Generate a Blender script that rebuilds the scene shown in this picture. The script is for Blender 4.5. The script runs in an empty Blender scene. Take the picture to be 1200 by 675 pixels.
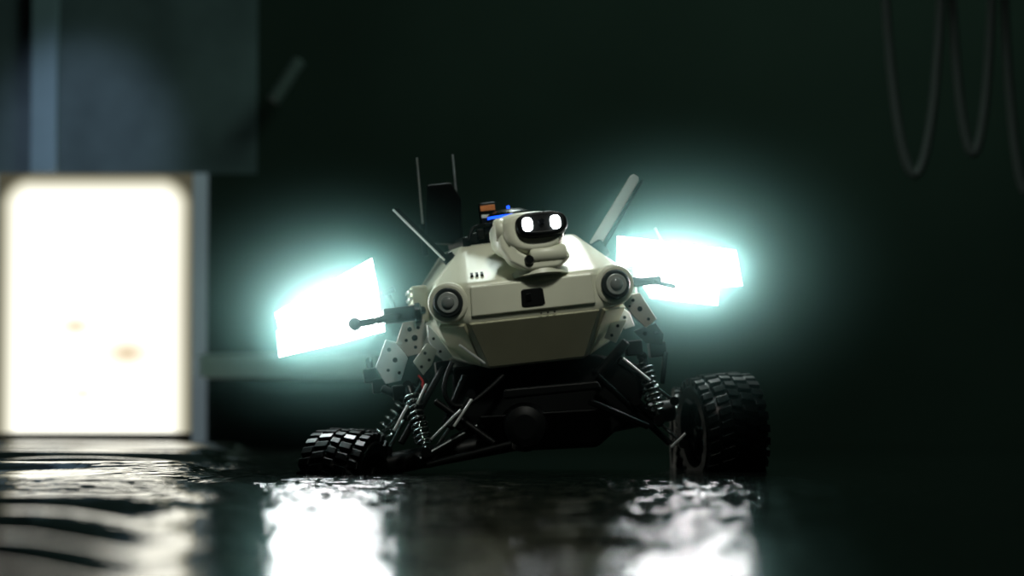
import bpy, bmesh, math, random
from mathutils import Vector, Matrix, noise as mnoise
random.seed(4)
sc=bpy.context.scene
sc.view_settings.view_transform='Standard'
sc.view_settings.look='None'
CAMD=3.0; CAMH=0.055; F=3000.0
def P(px,py,y=0.0):
    d=CAMD+y
    return Vector(((px-600)/F*d, y, CAMH+(500-py)/F*d))
# ---------------- materials ----------------
def mat(name,col,rough=0.5,metal=0.0,spec=0.5,emit=None,es=0,noise=0.0,nscale=60,bump=0.0):
    m=bpy.data.materials.new(name); m.use_nodes=True
    nt=m.node_tree; b=nt.nodes['Principled BSDF']
    b.inputs['Base Color'].default_value=(*col,1); b.inputs['Roughness'].default_value=rough
    b.inputs['Metallic'].default_value=metal; b.inputs['Specular IOR Level'].default_value=spec
    if emit: 
        b.inputs['Emission Color'].default_value=(*emit,1); b.inputs['Emission Strength'].default_value=es
    tc=nt.nodes.new('ShaderNodeTexCoord'); n=nt.nodes.new('ShaderNodeTexNoise'); n.inputs['Scale'].default_value=nscale
    n.inputs['Detail'].default_value=4
    nt.links.new(tc.outputs['Object'],n.inputs['Vector'])
    if noise>0:
        r=nt.nodes.new('ShaderNodeMix'); r.data_type='RGBA'
        r.inputs['A'].default_value=(*[c*(1-noise) for c in col],1); r.inputs['B'].default_value=(*[min(1,c*(1+noise)) for c in col],1)
        nt.links.new(n.outputs['Fac'],r.inputs['Factor']); nt.links.new(r.outputs['Result'],b.inputs['Base Color'])
    if bump>0:
        bp=nt.nodes.new('ShaderNodeBump'); bp.inputs['Strength'].default_value=bump; bp.inputs['Distance'].default_value=0.002
        nt.links.new(n.outputs['Fac'],bp.inputs['Height']); nt.links.new(bp.outputs['Normal'],b.inputs['Normal'])
    return m
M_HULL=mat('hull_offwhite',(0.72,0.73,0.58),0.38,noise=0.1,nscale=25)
M_HULL_SHADED=mat('hull_lower_shaded',(0.42,0.42,0.28),0.45,noise=0.12,nscale=25)  # darker copy of the hull colour, shade of downward-facing panels put into it
M_BLK=mat('black_plastic',(0.004,0.005,0.005),0.45,spec=0.15,noise=0.2)
M_MET=mat('dark_metal',(0.03,0.034,0.034),0.25,metal=0.9,noise=0.2)
M_SIL=mat('brushed_aluminium',(0.80,0.84,0.82),0.35,metal=0.25,noise=0.1)
M_CHR=mat('chrome_rod',(0.28,0.32,0.31),0.15,metal=0.9)
M_RUB=mat('tyre_rubber',(0.003,0.004,0.004),0.28,spec=0.28,noise=0.2,bump=0.2)
M_PLATE=mat('bracket_plate',(0.6,0.62,0.54),0.4,metal=0.2,noise=0.1)
M_GLASS=mat('lens_glass',(0.01,0.012,0.015),0.05,spec=1.0)
M_RING=mat('headlight_ring',(0.03,0.033,0.033),0.3,metal=0.3)
M_REFL=mat('headlight_reflector',(0.42,0.45,0.42),0.3,metal=0.2)
M_LENS=mat('headlight_lens_grey',(0.22,0.24,0.23),0.1,spec=0.8)
M_LED=mat('led_emitter',(1,1,1),0.5,emit=(0.80,1.0,0.98),es=32)
M_EYE=mat('eye_led',(1,1,1),0.5,emit=(0.9,0.97,1.0),es=12)
M_BLUE=mat('blue_led',(0.0,0.05,0.5),0.4,emit=(0.01,0.08,1.0),es=2.5)
M_RED=mat('red_cable',(0.5,0.02,0.02),0.5)
M_ORG=mat('orange_label',(0.75,0.25,0.08),0.5)
# ---------------- helpers ----------------
def empty(name,loc=(0,0,0)):
    e=bpy.data.objects.new(name,None); sc.collection.objects.link(e); e.location=loc; e.empty_display_size=0.05
    return e
def finish(o,parent):
    if parent is not None:
        o.parent=parent; o.matrix_parent_inverse=Matrix.Translation(parent.location).inverted()
def mesh(name,verts,faces,m,parent=None,bevel=0,seg=3,smooth=False):
    me=bpy.data.meshes.new(name); me.from_pydata([tuple(v) for v in verts],[],faces)
    bm=bmesh.new(); bm.from_mesh(me); bmesh.ops.recalc_face_normals(bm,faces=bm.faces); bm.to_mesh(me); bm.free()
    me.materials.append(m)
    if smooth: 
        for p in me.polygons: p.use_smooth=True
    o=bpy.data.objects.new(name,me); sc.collection.objects.link(o)
    if bevel:
        md=o.modifiers.new('b','BEVEL'); md.width=bevel; md.segments=seg; md.limit_method='ANGLE'; md.angle_limit=0.3
        if not smooth:
            for p in me.polygons: p.use_smooth=True
            md.harden_normals=True
    finish(o,parent); return o
def boxdata(c,ax,h):
    v=[];
    for sx in(-1,1):
        for sy in(-1,1):
            for sz in(-1,1):
                v.append(c+ax[0]*h[0]*sx+ax[1]*h[1]*sy+ax[2]*h[2]*sz)
    f=[(0,1,3,2),(4,6,7,5),(0,4,5,1),(2,3,7,6),(0,2,6,4),(1,5,7,3)]
    return v,f
WAX=[Vector((1,0,0)),Vector((0,1,0)),Vector((0,0,1))]
def box(name,c,h,m,parent=None,ax=WAX,bevel=0):
    v,f=boxdata(Vector(c),ax,h); return mesh(name,v,f,m,parent,bevel)
def frame(d):
    d=d.normalized(); a=Vector((0,0,1)) if abs(d.z)<0.9 else Vector((1,0,0))
    x=d.cross(a).normalized(); y=d.cross(x).normalized(); return x,y
def lathe(name,p0,axis,prof,m,parent=None,n=40,smooth=True,bevel=0):
    axis=axis.normalized(); x,y=frame(axis); v=[];f=[]
    for (t,r) in prof:
        for i in range(n):
            a=2*math.pi*i/n; v.append(p0+axis*t+x*r*math.cos(a)+y*r*math.sin(a))
    k=len(prof)
    for j in range(k-1):
        for i in range(n): f.append((j*n+i,j*n+(i+1)%n,(j+1)*n+(i+1)%n,(j+1)*n+i))
    f.append(tuple(range(n))); f.append(tuple((k-1)*n+i for i in range(n)))
    o=mesh(name,v,f,m,parent)
    for p in o.data.polygons: p.use_smooth= smooth and len(p.vertices)==4
    md=o.modifiers.new('e','EDGE_SPLIT'); md.split_angle=0.7
    return o
def rod(name,p0,p1,r,m,parent=None,r1=None,n=20):
    d=p1-p0; L=d.length; r1=r if r1 is None else r1
    e=min(r*0.3,L*0.1)
    return lathe(name,p0,d,[(0,r-e),(e,r),(L-e,r1),(L,r1-e)],m,parent,n)
def curve(name,pts,r,m,parent=None,cyclic=False,smooth=True):
    c=bpy.data.curves.new(name,'CURVE'); c.dimensions='3D'; c.bevel_depth=r; c.bevel_resolution=3
    s=c.splines.new('NURBS' if smooth else 'POLY'); s.points.add(len(pts)-1)
    for i,p in enumerate(pts): s.points[i].co=(*p,1)
    s.use_cyclic_u=cyclic
    if smooth: s.order_u=3; s.use_endpoint_u=not cyclic
    c.materials.append(m); o=bpy.data.objects.new(name,c); sc.collection.objects.link(o); finish(o,parent); return o
def prism(name,poly,d,m,parent=None,bevel=0):
    n=len(poly); v=list(poly)+[p+d for p in poly]
    f=[tuple(range(n)),tuple(range(2*n-1,n-1,-1))]+[(i,(i+1)%n,n+(i+1)%n,n+i) for i in range(n)]
    return mesh(name,v,f,m,parent,bevel)
# ---------------- rover ----------------
rov=empty('rover_robot',(0.02,0.12,0.0))
TH=math.radians(6.5); YAW=math.radians(5)
R=Matrix.Rotation(YAW,3,'Z')@Matrix.Rotation(-TH,3,'Y')
O=P(624,349,0)
EX=R@Vector((1,0,0)); EY=R@Vector((0,1,0)); EZ=R@Vector((0,0,1)); BAX=[EX,EY,EZ]
def T(u,v,w=0): return O+R@Vector((u,w,v))*0.001
half={'A':(78,24,0),'B':(80,-18,0),'C':(58,-78,36),'D':(114,-14,28),'E':(112,28,36),'F':(70,76,100),
'H':(124,26,160),'I':(124,-20,150),'J':(100,-58,90),'K':(80,82,300),'M':(120,30,340),'N':(120,-30,340),'Q':(70,-72,340)}
keys=list(half); idx={}; vs=[]
for k in keys:
    u,v,w=half[k]; idx[k]=len(vs); vs.append(T(u,v,w)); idx[k+"'"]=len(vs); vs.append(T(-u,v,w))
def fc(s): return tuple(idx[x] for x in s.split())
fs=[fc("A' A B B'"),fc("A' A F F'"),fc("F' F K K'"),fc("C' C J Q Q' J'"),fc("K' K M N Q Q' N' M'")]
lower=[fc("B' B C C'")]
for s in ["A E D B","A E F","E H K F","E D I H","H I N M","H M K"]:
    fs.append(fc(s)); fs.append(tuple(idx[x+"'"] for x in s.split()))
for s in ["B D J C","D I J","I J Q N"]:
    fs.append(fc(s)); fs.append(tuple(idx[x+"'"] for x in s.split()))
fs+=lower
hull=mesh('hull_shell',vs,fs,M_HULL,rov,bevel=0.006,seg=4)
nrm=(T(80,-18,0)-T(-80,-18,0)).cross(T(58,-78,36)-T(-80,-18,0)).normalized()
if nrm.y>0: nrm=-nrm
prism('chin_panel',[T(-77,-22,2)+nrm*0.002,T(77,-22,2)+nrm*0.002,T(57,-74,34)+nrm*0.002,T(-57,-74,34)+nrm*0.002],-nrm*0.004,M_HULL_SHADED,rov,bevel=0.0012)
for s in(-1,1):
    q=[Vector(T(s*82,-21,0.8)),T(s*112,-18,27),T(s*97,-54,85),T(s*61,-74,42)]
    n2=(q[1]-q[0]).cross(q[3]-q[0]).normalized()
    if n2.y>0: n2=-n2
    c=(q[0]+q[1]+q[2]+q[3])/4
    q=[c+(p-c)*0.93+n2*0.003 for p in q]
    prism('cheek_panel_%d'%(s+2),q,-n2*0.006,M_HULL_SHADED,rov,bevel=0.001)
prism('front_band',[T(-72,21,-3),T(72,21,-3),T(74,-15,-3),T(-74,-15,-3)],EY*0.006,M_HULL,rov,bevel=0.0025)
prism('front_port_recess',[T(-13,9,-4.5),T(-10,11,-4.5),T(10,11,-4.5),T(13,9,-4.5),T(14,-8,-4.5),T(11,-10,-4.5),T(-11,-10,-4.5),T(-14,-8,-4.5)],EY*0.004,M_BLK,rov,bevel=0.001)
prism('front_port_plug',[T(-8,5,-6),T(-2,6,-6),T(-2,-3,-6),T(-8,-4,-6)],EY*0.003,M_MET,rov,bevel=0.0006)
for i in range(3): lathe('screw_%d'%i,T(8+i*8,-19,-1.2),-EY,[(0,0.0012),(0.001,0.0012)],M_BLK,rov,n=12)
for i,s in enumerate((-1,1)):
    ax=(-EY+EX*s*0.12).normalized(); c=T(s*97,5,18)
    lathe('headlight_pod_%d'%i,c-ax*0.02,ax,[(-0.03,0.020),(0,0.024),(0.030,0.0245),(0.036,0.0230),(0.038,0.020)],M_HULL,rov,n=48)
    lathe('headlight_ring_%d'%i,c+ax*0.017,ax,[(0,0.0175),(0.004,0.0175),(0.006,0.0158)],M_RING,rov,n=48)
    lathe('headlight_reflector_%d'%i,c+ax*0.022,ax,[(0,0.0125),(0.0025,0.0122),(0.003,0.0112)],M_REFL,rov,n=40)
    lathe('headlight_lens_%d'%i,c+ax*0.0235,ax,[(0,0.0085),(0.003,0.007),(0.0045,0.004),(0.0048,0.001)],M_LENS,rov,n=32)
prism('rear_deck',[T(-62,76,110),T(62,76,110),T(72,82,290),T(-72,82,290)],EZ*0.012,M_BLK,rov,bevel=0.004)
for i in range(3):
    prism('hood_vent_%d'%i,[T(-68+i*6,32,15),T(-65+i*6,32,15),T(-65+i*6,35,20),T(-68+i*6,35,20)],EZ*0.003,M_BLK,rov)
# --- pan tilt camera head ---
H=T(14,79,20); hr=(Matrix.Rotation(math.radians(8),3,'Z')@Matrix.Rotation(-TH*0.95,3,'Y'))
hx=hr@Vector((1,0,0)); hy=hr@Vector((0,1,0)); hz=hr@Vector((0,0,1)); tilt=Matrix.Rotation(math.radians(-8),3,hx); hy=tilt@hy; hz=tilt@hz
def HP(a,b,c): return H+hx*a*0.001+hz*b*0.001+hy*c*0.001
def ring_shell(name,prof,m,parent,ybump=0):
    n=32; v=[];f=[]
    for (yy,w,t,b,sx) in prof:
        for i in range(n):
            a=2*math.pi*i/n; ca,sa=math.cos(a),math.sin(a)
            e=0.72
            x=w*math.copysign(abs(ca)**e,ca); z=(t if sa>0 else -b)*abs(sa)**e
            v.append(HP(x+sx,z,yy))
    k=len(prof)
    for j in range(k-1):
        for i in range(n): f.append((j*n+i,j*n+(i+1)%n,(j+1)*n+(i+1)%n,(j+1)*n+i))
    f.append(tuple(range(n))); f.append(tuple((k-1)*n+i for i in range(n)))
    o=mesh(name,v,f,m,parent)
    for p in o.data.polygons: p.use_smooth=len(p.vertices)==4
    return o
ring_shell('camera_head_shell',[(-30,22,9,20,-2),(-35,28,12,26,-3),(-30,35,17,30,-5),(-10,42,22,32,-9),(15,41,20,30,-12),(35,28,13,20,-14),(44,14,6,10,-14)],M_HULL,rov)
ring_shell('camera_visor',[(-41,22,10,9,3),(-43,28,13,12,3),(-36,31,15.5,15,3),(-24,31,15.5,15,3)],M_BLK,rov)
for i,s in enumerate((-1,1)):
    ring_shell('camera_eye_%d'%i,[(-44.8,3,3.2,3.2,2+s*16.5),(-44.5,5.6,7.6,7.6,2+s*16.5),(-42,6.2,8.4,8.2,2+s*16.5)],M_EYE,rov)
lathe('visor_lens',HP(2,2,-45),hy,[(0,0.003),(0.003,0.004)],M_GLASS,rov,n=16)
yp=[HP(-46,10,0),HP(-34,14,0),HP(-32,-10,-6),HP(-26,-28,-8),HP(-10,-38,-8),HP(20,-38,-8),HP(30,-30,-8),HP(34,-40,-8),HP(18,-51,-8),HP(-18,-52,-8),HP(-38,-40,-8),HP(-48,-20,-4)]
prism('gimbal_yoke',yp,-hy*0.022,M_HULL,rov,bevel=0.004)
lathe('gimbal_pivot',HP(-50,2,-12),hx,[(0,0.012),(0.003,0.0145),(0.012,0.0145),(0.015,0.012)],M_HULL,rov)
lathe('gimbal_tilt_drum',HP(-14,-34,-24),hx,[(0,0.009),(0.003,0.011),(0.040,0.011),(0.043,0.009)],M_HULL,rov)
lathe('gimbal_base',HP(0,-56,6),hz,[(0,0.036),(0.008,0.034),(0.012,0.028)],M_HULL,rov)
lathe('gimbal_motor_cap',HP(-16,-40,-31),-hy,[(0,0.006),(0.003,0.005)],M_MET,rov,n=24)
c=T(-6,104,110)
lathe('lidar_base',c,EZ,[(-0.026,0.03),(-0.004,0.03),(0.0,0.027)],M_BLK,rov)
lathe('lidar_blue_ring',c,EZ,[(0,0.0265),(0.003,0.0265)],M_BLUE,rov)
lathe('lidar_cap',c+EZ*0.003,EZ,[(0,0.027),(0.003,0.026),(0.007,0.018),(0.008,0.006)],M_MET,rov)
rod('lidar_led_stub',c+EZ*0.010,c+EZ*0.015,0.002,M_BLUE,rov)
box('gps_module',T(-31,112,120),(0.010,0.010,0.014),M_BLK,rov,BAX,0.002)
box('gps_label',T(-31,119,109),(0.009,0.0012,0.0035),M_ORG,rov,BAX,0.0005)
box('gps_plate',T(-31,109,109),(0.009,0.0012,0.002),M_SIL,rov,BAX,0.0005)
for i in range(5): box('head_cable_guard_%d'%i,T(-62+i*9,80+i*4,102),(0.005,0.006,0.006),M_BLK,rov,BAX,0.002)
curve('sensor_cable',[T(-60,80,90),T(-56,96,100),T(-40,98,96),T(-20,96,84),T(-10,88,70)],0.0022,M_BLK,rov)
prism('rear_radio_box',[P(497,285,.22),P(500,216,.22),P(528,213,.22),P(540,232,.22),P(541,285,.22)],Vector((0,0.03,0)),M_BLK,rov,bevel=0.003)
rod('whip_antenna_1',P(497,285,.24),P(488,184,.24),0.0017,M_SIL,rov,r1=0.0013,n=10)
rod('whip_antenna_2',P(539,275,.24),P(530,180,.24),0.0017,M_SIL,rov,r1=0.0013,n=10)
rod('whip_antenna_base_1',P(498.5,300,.24),P(495,262,.24),0.004,M_BLK,rov)
rod('whip_antenna_base_2',P(540,285,.24),P(536,245,.24),0.004,M_BLK,rov)
def paddle(name,a,b,w0,w1,t,m,tw):
    d=(b-a).normalized(); s=d.cross(Vector((math.sin(tw),-math.cos(tw),0))).normalized(); n=d.cross(s)
    pts=[a-s*w0,a+s*w0,b+s*w1-d*0.004,b+s*(w1-0.003),b-s*(w1-0.003),b-s*w1-d*0.004]
    pts=[p-n*t/2 for p in pts]
    return prism(name,pts,n*t,m,rov,bevel=0.0012)
paddle('paddle_antenna_1',P(528,309,.08),P(462,244,.08),0.004,0.0034,0.006,M_BLK,0)
rod('paddle_antenna_edge_1',P(521,305,.072),P(460,245,.072),0.0013,M_SIL,rov)
paddle('paddle_antenna_2',P(697,288,.10),P(746,205,.10),0.0075,0.0062,0.007,M_SIL,0)
paddle('paddle_antenna_side_2',P(705,292,.097),P(753,211,.097),0.003,0.0022,0.006,M_BLK,0)
rod('paddle_hinge_2',P(708,303,.10),P(696,284,.10),0.010,M_BLK,rov)
rod('paddle_hinge_1',P(536,315,.08),P(522,298,.08),0.008,M_BLK,rov)
rod('stub_antenna',P(785,300,.12),P(768,267,.12),0.0017,M_SIL,rov)
box('flank_module_1',T(-128,10,110),(0.010,0.05,0.022),M_HULL_SHADED,rov,BAX,0.004)
box('flank_module_2',T(128,10,130),(0.008,0.05,0.02),M_HULL_SHADED,rov,BAX,0.004)
for i in range(5):
    box('flank_rib_%d'%i,T(-139,26-i*9,95),(0.002,0.04,0.0018),M_PLATE,rov,BAX,0.0005)
# ---------- LED wing lamps ----------
def wing(name,poly,depths):
    pts=[P(x,y,d) for (x,y),d in zip(poly,depths)]
    n=(pts[1]-pts[0]).cross(pts[2]-pts[0]).normalized()
    if n.y>0: n=-n
    prism(name+'_housing',[p-n*0.0005 for p in pts],-n*0.012,M_MET,rov,bevel=0.002)
    c=sum(pts,Vector())/len(pts)
    prism(name+'_emitter',[c+(p-c)*0.985+n*0.001 for p in pts],-n*0.003,M_LED,rov)
wing('led_wing_upper_left',[(321,367),(436,302),(443,338),(446,364),(326,389)],[.08,.08,.08,.08,.08])
wing('led_wing_lower_left',[(323,388),(446,363),(452,388),(400,402),(326,419)],[.075]*5)
wing('led_wing_upper_right',[(723,276),(864,293),(871,335),(820,338),(722,320)],[.10]*5)
wing('led_wing_lower_right',[(750,330),(790,332),(843,337),(842,358),(762,349)],[.095]*5)
def arm(name,pts,r):
    for i in range(len(pts)-1): rod('%s_%d'%(name,i),pts[i],pts[i+1],r,M_BLK,rov)
arm('wing_arm_left',[P(412,381,.03),P(440,376,.03),P(498,363,.05)],0.0045)
lathe('wing_knob_left',P(416,380,.04),Vector((0,-1,0)),[(0,0.008),(0.012,0.008),(0.016,0.006)],M_BLK,rov)
box('wing_servo_left',P(470,369,.05),(0.022,0.014,0.009),M_BLK,rov,BAX,0.003)
lathe('servo_horn_left',P(486,367,.03),EX,[(0,0.012),(0.006,0.012),(0.008,0.009)],M_MET,rov)
arm('wing_arm_right',[P(732,326,.06),P(765,330,.06),P(792,336,.07)],0.003)
box('wing_servo_right',P(757,330,.07),(0.018,0.012,0.005),M_BLK,rov,BAX,0.003)
rod('wing_stay_left',P(462,338,.08),P(448,345,.08),0.004,M_BLK,rov)
rod('wing_stay_left2',P(455,345,.08),P(470,378,.08),0.003,M_MET,rov)
# ---------- brackets ----------
def plate(name,poly,y,holes,th=0.003,m=M_PLATE):
    prism(name,[P(a,b,y) for a,b in poly],Vector((0,th,0)),m,rov,bevel=0.0008)
    for i,(a,b,r) in enumerate(holes):
        lathe('%s_hole_%d'%(name,i),P(a,b,y)+Vector((0,-0.0006,0)),Vector((0,1,0)),[(0,r),(0.0008,r)],M_BLK,rov,n=16)
plate('bracket_plate_left_a',[(472,378),(497,374),(500,392),(493,414),(478,418),(464,402)],.03,[(480,386,.0028),(490,384,.002),(486,396,.0035),(476,399,.002),(487,407,.002)])
plate('bracket_plate_left_b',[(452,398),(468,402),(478,420),(470,446),(452,450),(440,430)],.06,[(456,410,.0025),(463,422,.003),(455,434,.002),(468,437,.002)],m=M_SIL)
plate('bracket_plate_left_c',[(484,424),(500,402),(512,410),(506,428),(496,440)],.05,[(498,414,.002),(503,422,.002),(494,430,.002)])
plate('bracket_plate_left_d',[(500,380),(512,392),(530,418),(520,424),(502,400)],.055,[(508,397,.0018),(516,412,.0018)],m=M_SIL)
plate('bracket_plate_right_a',[(736,345),(750,343),(770,374),(757,384),(744,372),(730,356)],.03,[(742,352,.002),(750,362,.003),(760,374,.002),(738,359,.0015)])
plate('bracket_plate_right_b',[(716,378),(735,374),(728,390),(722,402),(708,396)],.05,[(724,382,.002),(717,393,.002)])
plate('bracket_plate_right_c',[(742,388),(768,378),(778,392),(776,404),(756,402)],.07,[(756,391,.0025),(769,390,.002)],m=M_MET)
plate('bracket_plate_right_d',[(726,358),(738,366),(744,382),(732,386),(720,370)],.06,[(732,372,.002)],m=M_SIL)
for i,(a,b,y) in enumerate([(436,440,.08),(446,452,.08),(470,460,.05),(520,432,.05),(742,408,.06),(770,410,.09)]):
    box('linkage_block_%d'%i,P(a,b,y),(0.010,0.012,0.009),M_BLK,rov,BAX,0.002)
# ---------- chassis ----------
prism('chassis_tub',[P(530,430,.06),P(700,415,.06),P(762,430,.06),P(748,482,.06),P(700,524,.06),P(575,530,.06),P(530,500,.06)],Vector((0,0.26,0)),M_BLK,rov,bevel=0.005)
prism('skid_plate',[P(560,488,.02),P(720,478,.02),P(700,520,.05),P(585,528,.05)],Vector((0,0.03,0)),M_BLK,rov,bevel=0.003)
prism('bumper_bar',[P(590,456,.01),P(700,446,.01),P(706,456,.01),P(590,468,.01)],Vector((0,0.02,0)),M_BLK,rov,bevel=0.003)
rod('front_axle',P(450,545,.05),P(790,480,.10),0.013,M_BLK,rov)
lathe('differential_case',P(615,500,.0),Vector((0,1,0)),[(0,0.014),(0.006,0.024),(0.05,0.03),(0.07,0.024)],M_BLK,rov)
def shock(tag,a,b,r=0.0055,sp=True,turns=8):
    d=(b-a); L=d.length; u=d.normalized(); x,y=frame(u)
    rod('shock_body_'+tag,a,a+d*0.55,r,M_MET,rov); rod('shock_shaft_'+tag,a+d*0.5,b,r*0.45,M_CHR,rov)
    if sp:
        pts=[]; N=turns*12
        for i in range(N+1):
            t=i/N; an=2*math.pi*turns*t; pts.append(a+d*(0.12+0.76*t)+(x*math.cos(an)+y*math.sin(an))*r*1.75)
        curve('shock_spring_'+tag,pts,0.0014,M_CHR,rov,smooth=False)
    for q,k in((a,'top'),(b,'bot')):
        lathe('shock_eye_%s_%s'%(k,tag),q-Vector((0,0.006,0)),Vector((0,1,0)),[(0,r*1.1),(0.012,r*1.1)],M_BLK,rov,n=20)
shock('fl',P(478,452,.04),P(500,530,.0),turns=9)
shock('fl2',P(497,448,.06),P(455,528,.05),r=0.005,sp=False)
shock('fl3',P(552,462,.03),P(505,535,.01),r=0.005,sp=False)
shock('fr',P(752,418,.06),P(772,492,.04),turns=9)
shock('fr2',P(722,420,.06),P(790,470,.07),r=0.005,sp=False)
shock('fr3',P(745,470,.04),P(800,520,.06),r=0.005,sp=False)
shock('rl',P(500,440,.26),P(440,520,.30)); shock('rr',P(740,430,.26),P(800,500,.30))
for i,(a,b,r) in enumerate([((520,430,.04),(470,520,.02),.004),((545,440,.03),(520,500,.02),.004),((448,455,.05),(478,470,.04),.005),
    ((700,440,.04),(785,520,.05),.004),((735,400,.05),(700,440,.05),.006),((780,412,.08),(776,450,.08),.003),((432,420,.10),(436,446,.09),.004),
    ((690,470,.02),(760,500,.03),.004),((510,470,.02),(580,520,.01),.004),((490,540,.0),(560,500,.03),.006),((600,520,.0),(500,545,.0),.004)]):
    rod('link_rod_%d'%i,P(*a),P(*b),r,M_MET if i%2 else M_BLK,rov)
for i,(a,b,r) in enumerate([((553,468,.0),(532,500,.0),.0018),((478,475,.02),(462,505,.02),.0018),((500,450,.02),(488,475,.02),.0016),((730,420,.03),(762,446,.03),.0016),((505,515,.0),(540,480,.0),.0014),((786,524,.03),(803,508,.03),.0016),((538,404,-.005),(568,426,.01),.0014)]):
    rod('polished_rod_%d'%i,P(*a),P(*b),r,M_SIL,rov,n=10)
curve('red_wire',[P(490,440,.03),P(497,446,.03),P(494,454,.03),P(499,460,.04)],0.0013,M_RED,rov)
curve('cable_loom',[P(530,425,.03),P(516,452,.02),P(530,480,.02),P(560,470,.03),P(590,440,.04)],0.003,M_BLK,rov)
for i in range(10):
    a=560+i*17; lathe('chassis_bolt_%d'%i,P(a,446-(i*1.7)+random.uniform(-4,4),.058),Vector((0,-1,0)),[(0,.002),(.002,.0018)],M_MET,rov,n=10)
# ---------- wheels ----------
def wheel(name,c,yaw,roll,Rr=0.070,W=0.062):
    A=(Matrix.Rotation(yaw,3,'Z')@Matrix.Rotation(roll,3,'Y'))@Vector((1,0,0)); x,y=frame(A)
    h=W/2
    prof=[(-h*0.75,0.036),(-h,0.044),(-h,0.056),(-h*0.85,Rr-0.008),(-h*0.5,Rr-0.005),(0,Rr-0.0045),(h*0.5,Rr-0.005),(h*0.85,Rr-0.008),(h,0.056),(h,0.044),(h*0.75,0.036)]
    lathe(name+'_tyre',c,A,prof,M_RUB,rov,n=64)
    v=[];f=[]
    N=26
    for i in range(N):
        for row,(t,wd,ph) in enumerate([(-0.80,0.17,0),(-0.38,0.20,0.5),(0.02,0.16,0),(0.42,0.20,0.5),(0.82,0.17,0)]):
            a=2*math.pi*(i+ph)/N; rd=x*math.cos(a)+y*math.sin(a); tg=A.cross(rd)
            rr=Rr-0.004-(0.003 if abs(t)>0.7 else 0)
            cc=c+A*h*t+rd*rr
            bv,bf=boxdata(cc,[(A+tg*0.25*(1 if t>0 else -1)).normalized(),tg,rd],(h*wd,0.0048,0.0045))
            k=len(v); v+=bv; f+=[tuple(q+k for q in z) for z in bf]
    mesh(name+'_tread_blocks',v,f,M_RUB,rov,bevel=0.0009,seg=2)
    for s in(-1,1):
        lathe(name+'_rim_%d'%(s+1),c+A*s*h*0.55,A*s,[(0,0.037),(0.006,0.038),(0.012,0.036),(0.010,0.031),(0.002,0.028)],M_BLK,rov,n=40)
        lathe(name+'_hub_%d'%(s+1),c+A*s*h*0.5,A*s,[(0,0.012),(0.012,0.010),(0.016,0.006)],M_MET,rov,n=20)
        for k in range(6):
            a=2*math.pi*k/6; rd=x*math.cos(a)+y*math.sin(a)
            rod(name+'_spoke_%d_%d'%(s+1,k),c+A*s*h*0.75+rd*0.008,c+A*s*h*0.75+rd*0.034,0.004,M_BLK,rov,n=8)
wl=P(405,503,.02); wheel('wheel_fl',Vector((wl.x,0.02,wl.z-0.070)),math.radians(-18),math.radians(3),W=0.075)
wr=P(846,438,.20); wheel('wheel_fr',Vector((wr.x,0.20,wr.z-0.070)),math.radians(14),math.radians(-5),W=0.08)
wheel('wheel_rl',Vector((-0.20,0.42,wl.z-0.070)),0,0)
wheel('wheel_rr',Vector((0.25,0.50,wr.z-0.080)),0,0)
# ---------- added scatter volumes imitating bloom around lamps ----------
def halo(name,c,r,peak,pw_=3.0):
    bm=bmesh.new(); bmesh.ops.create_icosphere(bm,subdivisions=4,radius=1.0); me=bpy.data.meshes.new(name); bm.to_mesh(me); bm.free()
    o=bpy.data.objects.new(name,me); sc.collection.objects.link(o); o.location=c; o.scale=r
    finish(o,rov)
    m=bpy.data.materials.new(name); m.use_nodes=True; nt=m.node_tree; nt.nodes.clear()
    out=nt.nodes.new('ShaderNodeOutputMaterial'); vs_=nt.nodes.new('ShaderNodeVolumeScatter'); tc=nt.nodes.new('ShaderNodeTexCoord')
    ln=nt.nodes.new('ShaderNodeVectorMath'); ln.operation='LENGTH'; mr=nt.nodes.new('ShaderNodeMapRange')
    mr.inputs['From Min'].default_value=0; mr.inputs['From Max'].default_value=1; mr.inputs['To Min'].default_value=1; mr.inputs['To Max'].default_value=0
    pw=nt.nodes.new('ShaderNodeMath'); pw.operation='POWER'; pw.inputs[1].default_value=pw_
    ml=nt.nodes.new('ShaderNodeMath'); ml.operation='MULTIPLY'; ml.inputs[1].default_value=peak
    nt.links.new(tc.outputs['Object'],ln.inputs[0]); nt.links.new(ln.outputs['Value'],mr.inputs['Value']); nt.links.new(mr.outputs['Result'],pw.inputs[0])
    nt.links.new(pw.outputs[0],ml.inputs[0]); nt.links.new(ml.outputs[0],vs_.inputs['Density'])
    vs_.inputs['Color'].default_value=(0.42,0.86,0.80,1); vs_.inputs['Anisotropy'].default_value=0.3
    nt.links.new(vs_.outputs[0],out.inputs['Volume']); me.materials.append(m)
    return o
halo('lamp_halo_1',P(386,360,.05),(0.30,0.2,0.22),18,4.4)
halo('lamp_halo_2',P(800,318,.08),(0.35,0.2,0.25),18,4.4)
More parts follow.
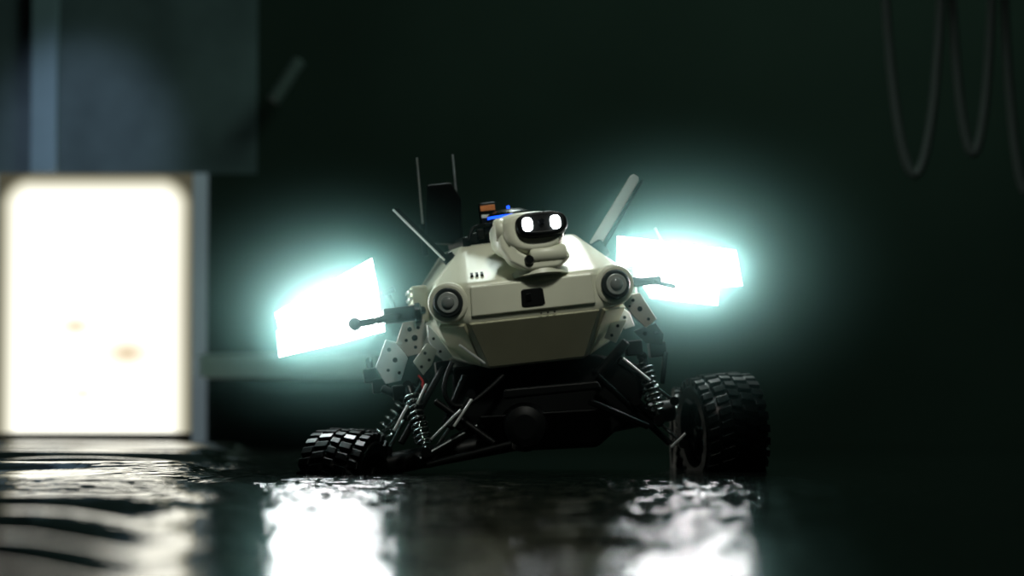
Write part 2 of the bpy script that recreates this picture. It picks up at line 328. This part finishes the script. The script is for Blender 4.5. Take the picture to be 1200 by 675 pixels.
# ---------------- water / floor ----------------
wm=bpy.data.materials.new('wet_rippled_floor'); wm.use_nodes=True; nt=wm.node_tree; b=nt.nodes['Principled BSDF']
b.inputs['Base Color'].default_value=(0.004,0.006,0.005,1)
N=nt.nodes.new; L=nt.links.new
tc=N('ShaderNodeTexCoord'); sep=N('ShaderNodeSeparateXYZ'); L(tc.outputs['Object'],sep.inputs[0])
def noise(sx,sy,det=2,dist=0,rough=0.5):
    mp=N('ShaderNodeMapping'); mp.inputs['Scale'].default_value=(sx,sy,1); L(tc.outputs['Object'],mp.inputs['Vector'])
    n=N('ShaderNodeTexNoise'); n.inputs['Scale'].default_value=1; n.inputs['Detail'].default_value=det; n.inputs['Distortion'].default_value=dist
    n.inputs['Roughness'].default_value=rough
    L(mp.outputs[0],n.inputs['Vector']); return n.outputs['Fac']
def mth(op,a,b_=None,clamp=False):
    n=N('ShaderNodeMath'); n.operation=op; n.use_clamp=clamp
    for i,x in enumerate((a,b_)):
        if x is None: continue
        if isinstance(x,(int,float)): n.inputs[i].default_value=x
        else: L(x,n.inputs[i])
    return n.outputs[0]
n1=noise(9,26,2); n2=noise(70,14,2); n5=noise(40,42,1)
near=mth('MULTIPLY',mth('ADD',sep.outputs['Y'],1.9),0.55,True)
near=mth('POWER',near,1.6)
away=mth('SUBTRACT',1.0,mth('MULTIPLY',mth('SUBTRACT',mth('ABSOLUTE',sep.outputs['X']),0.34),6.0,True))
near=mth('MULTIPLY',near,away)
line=mth('ADD',mth('MULTIPLY',sep.outputs['Y'],-0.095),-0.32)
calm=mth('SUBTRACT',1.0,mth('MULTIPLY',mth('MULTIPLY',mth('SUBTRACT',line,sep.outputs['X']),12,True),0.8))
h=mth('ADD',mth('MULTIPLY',n1,0.0024),mth('MULTIPLY',n2,0.0014))
h=mth('MULTIPLY',h,calm)
h=mth('ADD',h,mth('MULTIPLY',mth('MULTIPLY',n5,0.0075),near))
bp=N('ShaderNodeBump'); bp.inputs['Strength'].default_value=1; bp.inputs['Distance'].default_value=1.0
L(h,bp.inputs['Height']); L(bp.outputs[0],b.inputs['Normal'])
b.inputs['Roughness'].default_value=0.035
xs=[-4,-2.2,-1.7]+[-1.5+i*0.02 for i in range(0,76)]+[0.3,1.5,4]
ys=[-4,-3]
yy=-2.75
while yy<5.24:
    ys.append(yy); yy+=0.005+0.005*max(0,min(3.5,(yy+2.2)))
ys+=[5.3,6.5]
gv=[];gf=[]
for yv in ys:
    for xv in xs:
        edge=-0.13-0.095*(yv+2)
        wob=0.02*mnoise.noise(Vector((yv*3,7,0)))
        a=(edge+wob-xv)/0.08; a=max(0,min(1,a)); a=a*a*(3-2*a)
        if xv<-1.6 or yv<-2.8 or yv>5.22: a=0
        z=0
        if a>0:
            d=max(0.3,yv+3.0)
            ph=math.log(d)/0.25+0.35*mnoise.noise(Vector((xv*2.2,yv*1.4,3)))+0.35*xv
            lam=0.25*d
            A=min(0.011,0.055*lam)
            z=A*math.sin(2*math.pi*ph)+0.0005*mnoise.noise(Vector((xv*5,yv*18,0)))
            far=max(0,min(1,(d-2.2)/1.5))
            z+=far*0.007*math.sin(2*math.pi*(yv+0.1*mnoise.noise(Vector((xv*2,yv,5))))/0.26)
            z*=a*(0.95+0.35*mnoise.noise(Vector((xv*2,yv*2,9))))
        gv.append((xv,yv,z))
nx=len(xs)
for j in range(len(ys)-1):
    for i in range(nx-1): gf.append((j*nx+i,j*nx+i+1,(j+1)*nx+i+1,(j+1)*nx+i))
mesh('floor',gv,gf,wm,smooth=True)
# ---------------- room ----------------
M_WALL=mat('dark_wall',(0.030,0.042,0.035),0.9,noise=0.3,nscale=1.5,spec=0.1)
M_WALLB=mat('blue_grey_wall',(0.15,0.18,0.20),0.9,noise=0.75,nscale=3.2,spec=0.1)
M_PANEL=mat('pale_blue_panel',(0.30,0.37,0.44),0.8,noise=0.2,nscale=5)
M_JAMB_GLOW=mat('jamb_light_spill',(0.2,0.24,0.26),0.6,emit=(0.55,0.72,0.8),es=0.13,noise=0.3,nscale=4)  # emission on the jambs imitates window light spilling onto them
WY=5.25
def q(px,py,y): return P(px,py,y)
x0=q(-4,0,WY).x; x1=q(226,0,WY).x; zt=q(0,203,WY).z; xd=q(300,0,WY).x
def slab(name,xa,xb,za,zb,ya,yb,m,parent=None,bevel=0): return box(name,((xa+xb)/2,(ya+yb)/2,(za+zb)/2),((xb-xa)/2,(yb-ya)/2,(zb-za)/2),m,parent,bevel=bevel)
wb=empty('wall_back',(0,WY,0))
slab('wall_main',xd,4,0,3.2,WY,WY+0.3,M_WALL,wb)
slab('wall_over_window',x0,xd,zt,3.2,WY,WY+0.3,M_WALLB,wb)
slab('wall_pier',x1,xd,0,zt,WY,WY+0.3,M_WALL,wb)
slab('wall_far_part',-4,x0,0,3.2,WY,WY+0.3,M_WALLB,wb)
slab('wall_left',-4.1,-4,0,3.2,-4,WY+.3,M_WALL); slab('wall_right',4,4.1,0,3.2,-4,WY+.3,M_WALL)
slab('wall_front',-4,4,0,3.2,-4.1,-4,M_WALL); slab('ceiling',-4,4,3.2,3.3,-4.1,WY+.3,M_WALL)
wd=empty('window_1',((x0+x1)/2,WY,zt/2))
pm=bpy.data.materials.new('bright_diffusing_pane'); pm.use_nodes=True; nt2=pm.node_tree; nt2.nodes.clear()
N2=nt2.nodes.new; L2=nt2.links.new
o_=N2('ShaderNodeOutputMaterial'); em=N2('ShaderNodeEmission')
t2=N2('ShaderNodeTexCoord'); col=N2('ShaderNodeMix'); col.data_type='RGBA'
col.inputs['B'].default_value=(0.38,0.27,0.14,1)
fac=None
for (a,bb,rr) in [(155,415,.07),(95,384,.045),(104,462,.03)]:
    c=q(a,bb,WY+.1); sb=N2('ShaderNodeVectorMath'); sb.operation='SUBTRACT'; sb.inputs[1].default_value=c
    L2(t2.outputs['Object'],sb.inputs[0]); sc2=N2('ShaderNodeVectorMath'); sc2.operation='MULTIPLY'; sc2.inputs[1].default_value=(0.7,0.1,1.2)
    L2(sb.outputs[0],sc2.inputs[0])
    le=N2('ShaderNodeVectorMath'); le.operation='LENGTH'; L2(sc2.outputs[0],le.inputs[0])
    mr=N2('ShaderNodeMapRange'); mr.inputs['From Min'].default_value=0.0; mr.inputs['From Max'].default_value=rr; mr.inputs['To Min'].default_value=1; mr.inputs['To Max'].default_value=0
    L2(le.outputs['Value'],mr.inputs['Value'])
    if fac is None: fac=mr.outputs[0]
    else:
        ad=N2('ShaderNodeMath'); ad.operation='MAXIMUM'; L2(fac,ad.inputs[0]); L2(mr.outputs[0],ad.inputs[1]); fac=ad.outputs[0]
s2=N2('ShaderNodeSeparateXYZ'); L2(t2.outputs['Object'],s2.inputs[0])
def m2(op,a,b_,clamp=False):
    n=N2('ShaderNodeMath'); n.operation=op; n.use_clamp=clamp
    for i,x in enumerate((a,b_)):
        if isinstance(x,(int,float)): n.inputs[i].default_value=x
        else: L2(x,n.inputs[i])
    return n.outputs[0]
def edge(e,w): return m2('SUBTRACT',1.0,m2('MULTIPLY',e,1/w,True))
ax_=edge(m2('MINIMUM',m2('SUBTRACT',x1,s2.outputs['X']),m2('SUBTRACT',s2.outputs['X'],x0)),0.11)
az_=edge(m2('SUBTRACT',zt,s2.outputs['Z']),0.11)
rr_=m2('SQRT',m2('ADD',m2('MULTIPLY',ax_,ax_),m2('MULTIPLY',az_,az_)),0)
ef=m2('SUBTRACT',1.0,rr_,True)
ef=m2('MULTIPLY',ef,1.6,True)  # edge fade in the emission stands in for the window's soft blur
ec=N2('ShaderNodeMix'); ec.data_type='RGBA'; ec.inputs['A'].default_value=(0.62,0.58,0.38,1); ec.inputs['B'].default_value=(1.0,0.98,0.85,1)
L2(ef,ec.inputs['Factor']); L2(ec.outputs['Result'],col.inputs['A'])
L2(m2('ADD',m2('MULTIPLY',ef,1.6),0.12),em.inputs['Strength'])
L2(fac,col.inputs['Factor']); L2(col.outputs['Result'],em.inputs['Color']); L2(em.outputs[0],o_.inputs[0])
slab('pane',x0,x1,0.035,zt,WY-.01,WY+.12,pm,wd)
slab('sill',x0,x1,0.0,0.035,WY-.03,WY+.12,M_WALL,wd)
slab('jamb_right',x1,x1+0.045,0.0,zt,WY-0.02,WY+.02,M_JAMB_GLOW,wd)
slab('jamb_left',x0-0.05,x0,0.0,zt,WY-0.02,WY+.02,M_JAMB_GLOW,wd)
slab('wall_panel',q(30,0,5.15).x,q(60,0,5.15).x,zt+0.0,1.8,5.2,5.24,M_PANEL,wb)
rod('wall_pipe',q(318,118,5.1),q(350,68,5.1),0.022,mat('pipe_grey',(0.13,0.15,0.15),0.6,noise=0.2))
slab('low_ledge',q(236,0,5.0).x,q(440,0,5.0).x,q(0,442,5.0).z,q(0,416,5.0).z,4.95,5.21,mat('ledge_concrete',(0.75,0.82,0.82),0.6,noise=0.3,nscale=5))
M_HOSE=mat('grey_hose',(0.08,0.10,0.09),0.6)
hz_=empty('hanging_hoses',q(1110,-100,2.4))
for i,(cx,hw,bot) in enumerate([(1074,37,205),(1143,28,180),(1205,26,225)]):
    pts=[]
    for k in range(-12,13):
        t=k/12; x=cx+hw*math.sin(t*math.pi/2)
        y=bot-abs(t)**1.5*60-(1-math.cos(t*math.pi/2))*330
        pts.append(q(x,y,2.4+0.03*i))
    curve('hose_%d'%i,pts,0.010,M_HOSE,hz_)
# ---------------- lights ----------------
def area(name,loc,tgt,size,power,col,sy=None):
    l=bpy.data.lights.new(name,'AREA'); l.size=size; l.energy=power; l.color=col
    if sy: l.shape='RECTANGLE'; l.size_y=sy
    o=bpy.data.objects.new(name,l); sc.collection.objects.link(o); o.location=loc
    o.rotation_euler=(Vector(tgt)-Vector(loc)).to_track_quat('-Z','Y').to_euler(); return o
def spot(name,loc,tgt,power,col,ang,blend=1,rad=0.05):
    l=bpy.data.lights.new(name,'SPOT'); l.energy=power; l.color=col; l.spot_size=ang; l.spot_blend=blend; l.shadow_soft_size=rad
    o=bpy.data.objects.new(name,l); sc.collection.objects.link(o); o.location=loc
    o.rotation_euler=(Vector(tgt)-Vector(loc)).to_track_quat('-Z','Y').to_euler(); return o
area('key_light',(0.3,-1.5,1.8),(0.02,0.1,0.2),0.4,2,(0.97,1,0.88))
spot('hull_spot',(0.22,-1.2,1.8),(0.02,0.02,0.26),66,(0.98,1,0.89),math.radians(11.5),0.7,0.12)  # added spot, narrow cone brightens the hull and leaves the wheels dark
area('top_back_light',(0.1,1.3,1.9),(0.0,0.1,0.1),0.4,26,(0.85,1,0.95))
area('wall_wash',(1.0,3.2,2.9),(0.5,5.25,0.6),1.2,21,(0.62,1.0,0.80))  # added lamp out of view, lifts the dark back wall
spot('wall_spot',(q(120,0,WY).x,3.2,1.9),q(95,165,WY),66,(0.6,0.8,1.0),math.radians(19.5))  # added spot, imitates bluish window spill on the wall above
w=bpy.data.worlds.new('World'); sc.world=w; w.use_nodes=True
w.node_tree.nodes['Background'].inputs[0].default_value=(0.3,0.45,0.4,1); w.node_tree.nodes['Background'].inputs[1].default_value=0.01
# ---------------- camera ----------------
cd=bpy.data.cameras.new('camera'); cam=bpy.data.objects.new('camera',cd); sc.collection.objects.link(cam)
cam.location=(0,-CAMD,CAMH); cd.lens=90; cd.sensor_width=36; cd.clip_start=0.05
cam.rotation_euler=(math.radians(90)+math.atan(162.5/F),0,0)
cd.dof.use_dof=True; cd.dof.focus_distance=2.8; cd.dof.aperture_fstop=5.6
sc.camera=cam
